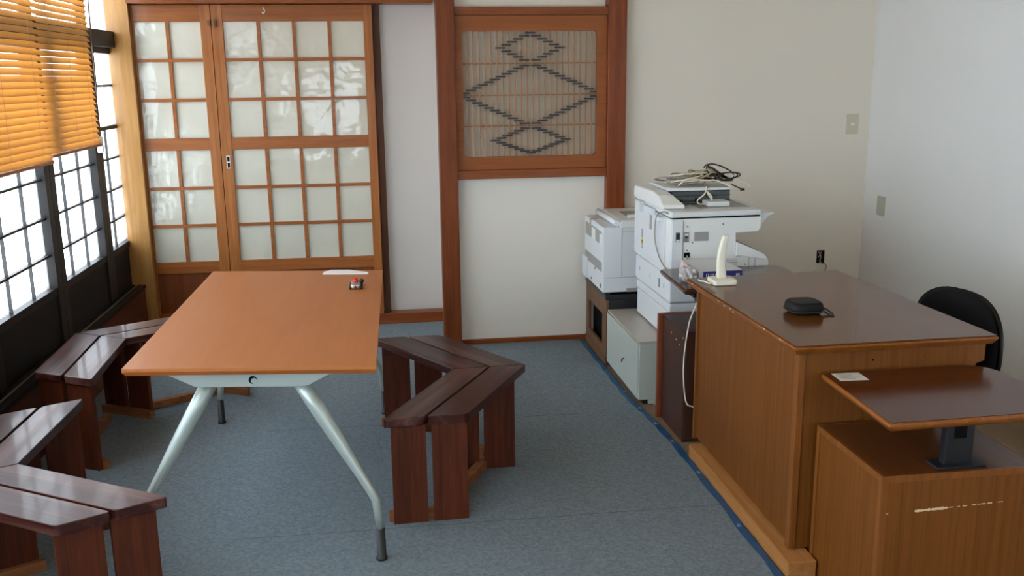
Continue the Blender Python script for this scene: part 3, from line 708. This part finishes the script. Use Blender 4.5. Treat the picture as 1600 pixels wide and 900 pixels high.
# grey metal cabinet
t = thing('grey_cabinet', 'pale grey metal cabinet lying low beside the blue tape', 'cabinet', (1.55,4.75,0))
obj('cabinet_body', box(B(), 1.222,1.92,4.41,5.08,.028,.325), 'grey_metal', t, bev=.003)
obj('cabinet_top', box(B(), 1.218,1.92,4.406,5.082,.325,.337), 'grey_top', t, bev=.002)
obj('door_panel', box(B(), 1.214,1.2225,4.418,5.080,.034,.322), 'grey_metal', t, bev=.002)
bm = B(); tube(bm, smooth_path([(1.213,4.73,.135),(1.2095,4.715,.150),(1.2095,4.70,.162),(1.213,4.682,.168)],5), .0032, 8); obj('handle', bm, 'black_plastic', t)
bm = B()
for x,y in ((1.25,4.43),(1.25,5.02),(1.80,4.43),(1.80,5.02)): box(bm, x,x+.05,y,y+.05,0,.028)
obj('foot', bm, 'black_plastic', t)
bm = B(); box(bm, 1.30,1.34,4.405,4.41,.0,.03); box(bm, 1.272,1.30,4.408,4.42,.006,.028); obj('torn_skirt', bm, 'grey_metal', t)

# wooden rack with black top
t = thing('printer_stand', 'brown wooden stand with a black top carrying the small printer', 'stand', (1.45,5.35,0))
bm = B()
for d in ((1.213,1.228,5.10,5.20,.05,.385),(1.213,1.228,5.56,5.64,.05,.385),(1.213,1.228,5.20,5.56,.285,.385),(1.213,1.228,5.20,5.56,.05,.10)): box(bm,*d)
obj('side_panel', bm, 'rackwood', t)
obj('base_rail', box(B(), 1.208,1.228,5.10,5.64,.0,.05), 'rackwood', t, bev=.002)
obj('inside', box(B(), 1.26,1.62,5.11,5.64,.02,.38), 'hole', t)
obj('near_panel', box(B(), 1.229,1.63,5.097,5.109,.0,.385), 'black_plastic', t)
obj('stand_top', box(B(), 1.208,1.64,5.097,5.65,.386,.418), 'black_plastic', t, bev=.003)

# small printer
t = thing('small_printer', 'small off-white printer on the black-topped stand in the corner', 'printer', (1.4,5.35,.418))
bm = B(); box(bm, 1.192,1.60,5.105,5.60,.43,.805); obj('printer_body', bm, 'white_plastic', t, bev=.006, seg=3)
bm = B()
for x,y in ((1.21,5.12),(1.21,5.56),(1.55,5.12),(1.55,5.56)): box(bm, x,x+.03,y,y+.03,.418,.43)
obj('foot', bm, 'black_plastic', t)
obj('lower_cover', box(B(), 1.182,1.193,5.50,5.63,.435,.56), 'white_plastic', t, bev=.003)
bm = B(); prism(bm, [(1.29,.80),(1.60,.80),(1.60,.842),(1.30,.842),(1.285,.825)], 'y', 5.10, 5.60); obj('top_cover', bm, 'white_plastic2', t, bev=.005)
bm = B(); tube(bm, [(1.272,5.11,.826),(1.272,5.60,.826)], .017, 12); obj('hinge_bar', bm, 'white_plastic', t)
bm = B(); prism(bm, rrect(1.36,1.56,5.18,5.45,.03), 'z', .842,.845); obj('output_recess', bm, 'grey_plastic', t)
bm = B(); box(bm, 1.35,1.56,5.18,5.19,.845,.862); obj('paper_stop', bm, 'white_plastic2', t)
bm = B(); box(bm, 1.1912,1.1925,5.14,5.57,.70,.775); box(bm, 1.1912,1.1925,5.13,5.58,.545,.60); obj('vent_strip', bm, 'grey_plastic', t)
bm = B(); box(bm, 1.1905,1.1913,5.125,5.19,.69,.76); box(bm, 1.1905,1.1913,5.30,5.40,.70,.765); obj('label', bm, 'white_plastic2', t)
bm = B(); box(bm, 1.1902,1.1925,5.42,5.46,.75,.806); box(bm, 1.19,1.235,5.42,5.46,.8052,.8065); obj('brown_tape', bm, 'brown_tape', t)
bm = B(); cyl(bm, (1.190,5.30,.535), .007,.003,'x',10); cyl(bm, (1.190,5.40,.455), .008,.003,'x',10); box(bm, 1.1905,1.193,5.14,5.155,.45,.475); obj('port', bm, 'hole', t)
bm = B(); box(bm, 1.20,1.59,5.1035,5.1045,.515,.517); box(bm, 1.30,1.302,5.1035,5.1045,.52,.80); box(bm, 1.30,1.59,5.1035,5.1045,.775,.777); obj('panel_seam', bm, 'line', t)
obj('tray_slot', box(B(), 1.33,1.59,5.102,5.1045,.430,.452), 'grey_plastic', t)

# ---------------------------------------------------------------- copier
t = thing('copier', 'large white office copier standing on the grey metal cabinet', 'copier', (1.60,4.70,.337))
# paper decks
bm = B(); box(bm, 1.362,1.84,4.375,4.985,.345,.485); obj('paper_deck', bm, 'white_plastic', t, bev=.006)
bm = B(); box(bm, 1.358,1.845,4.368,4.99,.490,.535); obj('paper_tray', bm, 'white_plastic', t, bev=.006)
bm = B(); box(bm, 1.352,1.85,4.360,4.995,.540,.672); obj('paper_tray', bm, 'white_plastic', t, bev=.010, seg=3)
bm = B()
for x,y in ((1.38,4.4),(1.38,4.93),(1.78,4.4),(1.78,4.93)): box(bm, x,x+.04,y,y+.04,.337,.345)
obj('foot', bm, 'black_plastic', t)
# main body, C-shaped towards the right (front of the machine)
prof = [(1.352,.676),(1.842,.676),(1.862,.70),(1.862,.735),(1.835,.765),(1.69,.80),(1.688,.876),(1.80,.882),(1.815,.90),(1.815,.957),(1.352,.957)]
bm = B(); prism(bm, prof, 'y', 4.372, 5.00); obj('copier_body', bm, 'white_plastic2', t, bev=.006)
obj('back_cover', box(B(), 1.343,1.353,4.44,5.0,.69,.95), 'white_plastic', t, bev=.004)
bm = B(); prism(bm, rrect(1.36,1.415,.70,.955,.006), 'y', 4.362,4.374); obj('corner_cover', bm, 'white_plastic', t, bev=.003)
bm = B(); prism(bm, [(1.69,.768),(1.842,.742),(1.85,.75),(1.83,.772),(1.70,.83),(1.69,.83)], 'y', 4.362,4.43); obj('output_tray', bm, 'white_plastic2', t, bev=.003)
bm = B(); prism(bm, [(1.695,.825),(1.82,.770),(1.83,.776),(1.70,.836)], 'y', 4.44,4.95); obj('output_bin', bm, 'grey_plastic', t)
bm = B(); prism(bm, [(1.80,.886),(1.87,.958),(1.892,.964),(1.885,.972),(1.80,.962)], 'y', 4.40,4.96); obj('control_panel', bm, 'white_plastic', t, bev=.003)
# scanner lid with document feeder
bm = B(); prism(bm, [(1.352,.962),(1.81,.965),(1.81,.992),(1.36,.990)], 'y', 4.366,5.005); obj('scanner_lid', bm, 'white_plastic', t, bev=.006)
bm = B(); prism(bm, [(4.373,.957),(5.0,.957),(5.0,.963),(4.373,.963)], 'x', 1.36,1.805); obj('lid_gap', bm, 'hole', t)
bm = B(); box(bm, 1.53,1.79,4.46,4.98,.9915,.9935); obj('lid_recess', bm, 'grey_plastic', t)
adf = [(4.46,.992),(4.46,1.012),(4.53,1.052),(4.62,1.064),(4.98,1.058),(4.995,1.03),(4.995,.992)]
bm = B(); prism(bm, adf, 'x', 1.335,1.455)
for v in bm.verts:
    if v.co.x > 1.4 and v.co.z > 1.02: v.co.x -= .045
obj('document_feeder', bm, 'white_plastic2', t, bev=.008, seg=3)
bm = B(); box(bm, 1.322,1.352,4.47,4.56,.93,.955); box(bm, 1.322,1.35,4.83,4.92,.93,.985); box(bm, 1.33,1.352,4.62,4.78,.945,.975); obj('hinge', bm, 'white_plastic', t, bev=.004)
bm = B(); box(bm, 1.3425,1.3435,4.655,4.70,.86,.935); obj('hinge_slot', bm, 'grey_plastic', t)
# document tray; dark grey of the underside stands in for the shaded gap
tr = B(); box(tr, 1.425,1.735,4.60,4.83,.994,1.064); obj('tray_underside', tr, 'darkgrey_plastic', t, bev=.006)
bm = B(); box(bm, 1.43,1.735,4.5985,4.601,1.005,1.015); box(bm, 1.43,1.735,4.5985,4.601,1.035,1.04); obj('dark_stripe', bm, 'black_plastic', t)
bm = B(); box(bm, 1.455,1.478,4.597,4.6,1.0,1.02); box(bm, 1.55,1.572,4.597,4.6,1.005,1.025); obj('underside_clip', bm, 'hole', t)
bm = B(); prism(bm, [(1.40,1.066),(1.745,1.066),(1.752,1.074),(1.745,1.077),(1.415,1.083),(1.385,1.087),(1.38,1.078)], 'y', 4.575,4.86); obj('document_tray', bm, 'white_plastic', t, bev=.003)
bm = B(); prism(bm, rrect(1.585,1.70,4.50,4.60,.01), 'z', .9935,1.018); obj('white_block', bm, 'white_plastic', t, bev=.004)
# details on the near face
bm = B(); box(bm, 1.474,1.546,4.369,4.3725,.845,.890); obj('grip_recess', bm, 'grey_plastic', t, bev=.002)
bm = B(); box(bm, 1.378,1.40,4.360,4.3635,.845,.892); box(bm, 1.423,1.447,4.368,4.373,.842,.890); obj('switch_bezel', bm, 'line', t)
bm = B(); box(bm, 1.380,1.398,4.3585,4.3612,.858,.888); cyl(bm, (1.434,4.366,.866),.006,.004,'y',12); obj('power_switch', bm, 'black_plastic', t)
bm = B(); box(bm, 1.381,1.397,4.3585,4.3612,.847,.856); box(bm, 1.426,1.444,4.3665,4.3685,.874,.884); obj('white_button', bm, 'white_plastic', t)
bm = B()
for x,z in ((1.44,.918),(1.62,.925),(1.467,.838),(1.44,.80),(1.74,.72)): cyl(bm, (x,4.3705,z), .0035,.002,'y',10)
obj('screw', bm, 'darkgrey_plastic', t)
bm = B(); box(bm, 1.425,1.455,4.3705,4.373,.765,.79); obj('power_inlet', bm, 'hole', t)
bm = B()
for k in range(5): box(bm, 1.64,1.70,4.371,4.3725,.712+k*.009,.715+k*.009)
box(bm, 1.417,1.419,4.371,4.3725,.70,.95); box(bm, 1.757,1.759,4.371,4.3725,.68,.755); box(bm, 1.79,1.792,4.371,4.3725,.68,.762); box(bm, 1.69,1.79,4.371,4.3725,.762,.7635)
obj('panel_seam', bm, 'line', t)
# labels on the left face
bm = B(); box(bm, 1.3418,1.3432,4.815,4.85,.755,.785); obj('warning_label', bm, 'yellow', t)
bm = B(); box(bm, 1.3412,1.342,4.825,4.84,.762,.778); obj('warning_symbol', bm, 'black_plastic', t)
bm = B()
for k in range(6): box(bm, 1.3418,1.3432,4.82,4.85,.792+k*.008,.796+k*.008)
for k in range(3): box(bm, 1.3418,1.3432,4.82,4.845,.735+k*.007,.738+k*.007)
obj('printed_label', bm, 'line', t)
bm = B(); box(bm, 1.3505,1.3525,4.52,4.545,.585,.63)
for y in (4.70,4.90,4.45): box(bm, 1.3505,1.3525,y,y+.003,.60,.62)
obj('tray_label', bm, 'line', t)
bm = B(); tube(bm, smooth_path([(1.365,4.42,.972),(1.335,4.43,.985),(1.322,4.50,.955),(1.328,4.55,.87),(1.330,4.53,.80),(1.335,4.44,.73),(1.36,4.355,.70),(1.43,4.352,.745),(1.44,4.366,.775)],8), .0036, 8)
obj('power_cable', bm, 'cable_g', t)

# tangled cables on the copier
def tangle(mats, n, cx, cy, cz, rx, ry, rz, seed, r):
    random.seed(seed); outs = []
    for k in range(n):
        sx, sy = random.uniform(.45,1)*rx, random.uniform(.45,1)*ry
        ox, oy = random.uniform(-.35,.35)*rx, random.uniform(-.25,.25)*ry
        rot, tilt = random.uniform(-.9,.9), random.uniform(.25,1)*rz; ph = random.uniform(0,2*PI); turns = random.uniform(.9,1.9); pts = []
        m = int(turns*14)
        for j in range(m+1):
            a = ph+turns*2*PI*j/m; g = 1+.12*math.sin(2.3*a+k)
            x, y = sx*math.cos(a)*g, sy*math.sin(a)*g
            pts.append((cx+ox+x*math.cos(rot)-y*math.sin(rot), cy+oy+x*math.sin(rot)*.6+y*math.cos(rot)*.8, max(1.089, cz+tilt*(.5+.5*math.sin(a+k)))))
        outs.append(pts)
    return outs
tc_ = thing('cable_bundle', 'tangled bundle of cream, grey and black cables piled on the copier tray', 'cables', (1.58,4.70,1.087))
sets = [('cream_cable','cable_w',5,(1.55,4.70,1.098,.14,.09,.05),11,.0036),
        ('black_cable','cable_k',6,(1.70,4.70,1.104,.085,.09,.08),5,.0038),
        ('olive_cable','cable_y',7,(1.61,4.72,1.098,.08,.08,.085),23,.0036),
        ('grey_cable','cable_g',7,(1.52,4.70,1.094,.12,.10,.05),31,.0036)]
for nm,m,n,(cx,cy,cz,rx,ry,rz),sd,r in sets:
    for q,pts in enumerate(tangle(None,n,cx,cy,cz,rx,ry,rz,sd,r)):
        bm = B(); tube(bm, smooth_path(pts,2), r, 7); obj(nm, bm, m, tc_)
bm = B(); tube(bm, smooth_path([(1.46,4.60,1.09),(1.50,4.58,1.125),(1.58,4.575,1.118),(1.66,4.575,1.112),(1.73,4.565,1.08),(1.79,4.58,1.062),(1.84,4.60,1.07),(1.82,4.64,1.10),(1.77,4.66,1.13)],8), .0038, 7); obj('cream_cable', bm, 'cable_w', tc_)
bm = B(); tube(bm, smooth_path([(1.74,4.60,1.09),(1.77,4.585,1.075),(1.785,4.578,1.066)],5), .0036, 7); obj('black_cable', bm, 'cable_k', tc_)
obj('plug', box(B(), 1.775,1.80,4.57,4.585,1.06,1.072), 'cable_k', tc_, bev=.002)
bm = B(); tube(bm, smooth_path([(1.60,4.572,1.088),(1.585,4.56,1.05),(1.55,4.56,1.02),(1.56,4.56,1.0),(1.60,4.56,1.005),(1.625,4.56,1.03),(1.60,4.562,1.06),(1.61,4.565,1.04),(1.64,4.56,1.01),(1.66,4.55,1.022)],8), .0036, 8)
tag(obj('looped_cable', bm, 'cable_w', loc=(1.6,4.56,1.0)), 'white cable loop hanging in front of the copier tray', 'cable')

# ream of paper and plastic bag on the far shelf
t = thing('paper_ream', 'ream of copy paper in a white and navy wrapper on the far shelf', 'paper ream', (1.47,4.1,.725))
obj('wrapper', box(B(), 1.372,1.575,3.985,4.255,.725,.779), 'reamtop', t, bev=.003)
obj('navy_band', box(B(), 1.392,1.573,3.9835,3.986,.727,.776), 'navy', t)
bm = B()
for k,x in enumerate((1.405,1.414,1.425,1.436,1.448)): box(bm, x,x+.0035,3.9825,3.984,.745,.765)
for k,x in enumerate((1.545,1.552,1.558)): box(bm, x,x+.003,3.9825,3.984,.752,.763)
obj('white_lettering', bm, 'paper', t)
bm = B(); bmesh.ops.create_icosphere(bm, subdivisions=3, radius=1)
random.seed(3)
for v in bm.verts:
    k = 1+random.uniform(-.16,.16); v.co = Vector((v.co.x*.038*k, v.co.y*.06*k, max(-.035, v.co.z*.042*k)))
bmesh.ops.translate(bm, vec=(1.334,4.03,.761), verts=bm.verts[:])
t = tag(obj('plastic_bag', bm, 'bag', loc=(1.334,4.03,.725)), 'crumpled clear plastic bag with pink contents beside the paper ream', 'bag')
bm = B(); bmesh.ops.create_icosphere(bm, subdivisions=2, radius=.018); bmesh.ops.translate(bm, vec=(1.325,4.06,.793), verts=bm.verts[:])
obj('pink_contents', bm, 'pink', t, smooth=True)

# ---------------------------------------------------------------- things on the desk
t = thing('desk_handset', 'upright ivory handset on a flat ivory base on the desk', 'handset', (1.367,3.66,.79))
bm = B(); prism(bm, rrect(1.318,1.418,3.63,3.73,.012), 'z', .792,.812); obj('base', bm, 'ivory', t, bev=.004, seg=3)
bm = B(); N = 12; rings = []
for k in range(N+1):
    s = k/N; z = .812+s*.178; cx = 1.367-.008*math.sin(s*PI)+.012*s*s; hw = .0195-.006*s; hd = .013-.003*s; cy = 3.685
    rings.append([bm.verts.new((x,y,z)) for x,y in rrect(cx-hw,cx+hw,cy-hd,cy+hd,.007,3)])
for a,b in zip(rings,rings[1:]):
    n = len(a)
    for i in range(n): f_ = bm.faces.new((a[i],a[(i+1)%n],b[(i+1)%n],b[i])); f_.smooth = True
bm.faces.new(rings[0][::-1]); bm.faces.new(rings[-1]); obj('upright_stick', bm, 'ivory', t)
bm = B(); tube(bm, smooth_path([(1.322,3.66,.798),(1.305,3.66,.797),(1.292,3.69,.800),(1.285,3.72,.795),(1.29,3.75,.794)],6), .0032, 8); obj('cord', bm, 'ivory', t)
bm = B(); box(bm, 1.322,1.414,3.634,3.726,.790,.7925); obj('rubber_foot', bm, 'grey_plastic', t)

t = thing('black_pouch', 'black zipped hard pouch with a wrist strap on the desk', 'pouch', (1.492,3.18,.79))
bm = B(); lay = []
base = rrect(1.426,1.548,3.10,3.215,.032)
c0 = Vector((1.487,3.158))
for z,k in ((.790,.78),(.796,.90),(.806,1.0),(.812,1.01),(.822,.99),(.831,.93),(.836,.82)):
    lay.append([bm.verts.new(((Vector(p)-c0)*k+c0).to_3d()+Vector((0,0,z))) for p in base])
for a,b in zip(lay,lay[1:]):
    n = len(a)
    for i in range(n): f_ = bm.faces.new((a[i],a[(i+1)%n],b[(i+1)%n],b[i])); f_.smooth = True
bm.faces.new(lay[0][::-1]); bm.faces.new(lay[-1]); obj('case', bm, 'pouch', t)
bm = B(); zp = [(((Vector(p)-c0)*1.015+c0).to_3d()+Vector((0,0,.803))) for p in base]; tube(bm, zp+[zp[0]], .0022, 6); obj('zipper', bm, 'black_plastic', t)
bm = B(); sp = smooth_path([(1.545,3.15,.81),(1.560,3.135,.806),(1.572,3.115,.797),(1.575,3.10,.7925),(1.568,3.09,.7925),(1.556,3.105,.7945),(1.546,3.135,.803)],5); tube(bm, sp, .0034, 6); obj('wrist_strap', bm, 'black_plastic', t)

# ---------------------------------------------------------------- office chair
t = thing('office_chair', 'black office chair with a rounded backrest behind the large desk', 'chair', (2.24,3.40,0))
def shell(cx, cy, cz, ry, rz, th, curve, exp=2.4):
    bm = B(); NU, NV = 40, 8; rings = []
    fr = [(-1,0),(-.75,.72),(-.3,.97),(.3,1.0),(.75,.9),(1,.0)]
    outs = []
    for side in (-1,1):
        g = []
        for j in range(NV+1):
            rad = j/NV; row = []
            for i in range(NU):
                a = 2*PI*i/NU; c, s = math.cos(a), math.sin(a)
                py = math.copysign(abs(c)**(2/exp), c)*rad; pz = math.copysign(abs(s)**(2/exp), s)*rad
                e = th/2*math.sqrt(max(0,1-rad**4))
                row.append(bm.verts.new((cx+side*e-curve*py*py, cy+ry*py, cz+rz*pz+0)))
            g.append(row)
        outs.append(g)
        for j in range(1,NV):
            for i in range(NU):
                q = (g[j][i],g[j][(i+1)%NU],g[j+1][(i+1)%NU],g[j+1][i]); bm.faces.new(q).smooth = True
        for i in range(NU): bm.faces.new((g[1][i],g[1][(i+1)%NU],g[0][0])).smooth = True
    bmesh.ops.remove_doubles(bm, verts=bm.verts[:], dist=1e-5)
    bmesh.ops.delete(bm, geom=[v for v in bm.verts if not v.link_faces], context='VERTS')
    bmesh.ops.recalc_face_normals(bm, faces=bm.faces[:])
    return bm
bm = shell(2.27,3.385,.60,.285,.19,.055,.04); obj('backrest', bm, 'fabric', t)
bm = shell(2.30,3.385,.60,.278,.183,.035,.04); obj('back_shell', bm, 'chairplastic', t)
bm = B(); lay = []
for z,k in ((.385,.85),(.392,.97),(.415,1.0),(.43,.96),(.437,.85)):
    lay.append([bm.verts.new(((Vector(p)-Vector((2.17,3.385)))*k+Vector((2.17,3.385))).to_3d()+Vector((0,0,z))) for p in rrect(1.99,2.24,3.22,3.55,.11,6)])
for a,b in zip(lay,lay[1:]):
    n = len(a)
    for i in range(n): bm.faces.new((a[i],a[(i+1)%n],b[(i+1)%n],b[i])).smooth = True
bm.faces.new(lay[0][::-1]); bm.faces.new(lay[-1]); obj('seat', bm, 'fabric', t)
bm = B(); tube(bm, smooth_path([(2.32,3.385,.55),(2.335,3.385,.45),(2.29,3.385,.375),(2.17,3.385,.37)],6), .014, 10); obj('back_bar', bm, 'chairplastic', t)
bm = B(); tube(bm, [(2.17,3.385,.08),(2.17,3.385,.385)], .024, 14); obj('gas_column', bm, 'chairplastic', t)
for k in range(5):
    a = 2*PI*k/5+.3; e = Vector((2.17+.19*math.cos(a),3.385+.19*math.sin(a),.065))
    bm = B(); tube(bm, [(2.17,3.385,.10),tuple(e)], [.02,.013], 8); lg = obj('base_leg', bm, 'chairplastic', t)
    bm = B(); tube(bm, [e+Vector((-.018*math.sin(a),.018*math.cos(a),-.039)), e+Vector((.018*math.sin(a),-.018*math.cos(a),-.039))], .026, 14); obj('caster', bm, 'rubber', lg)
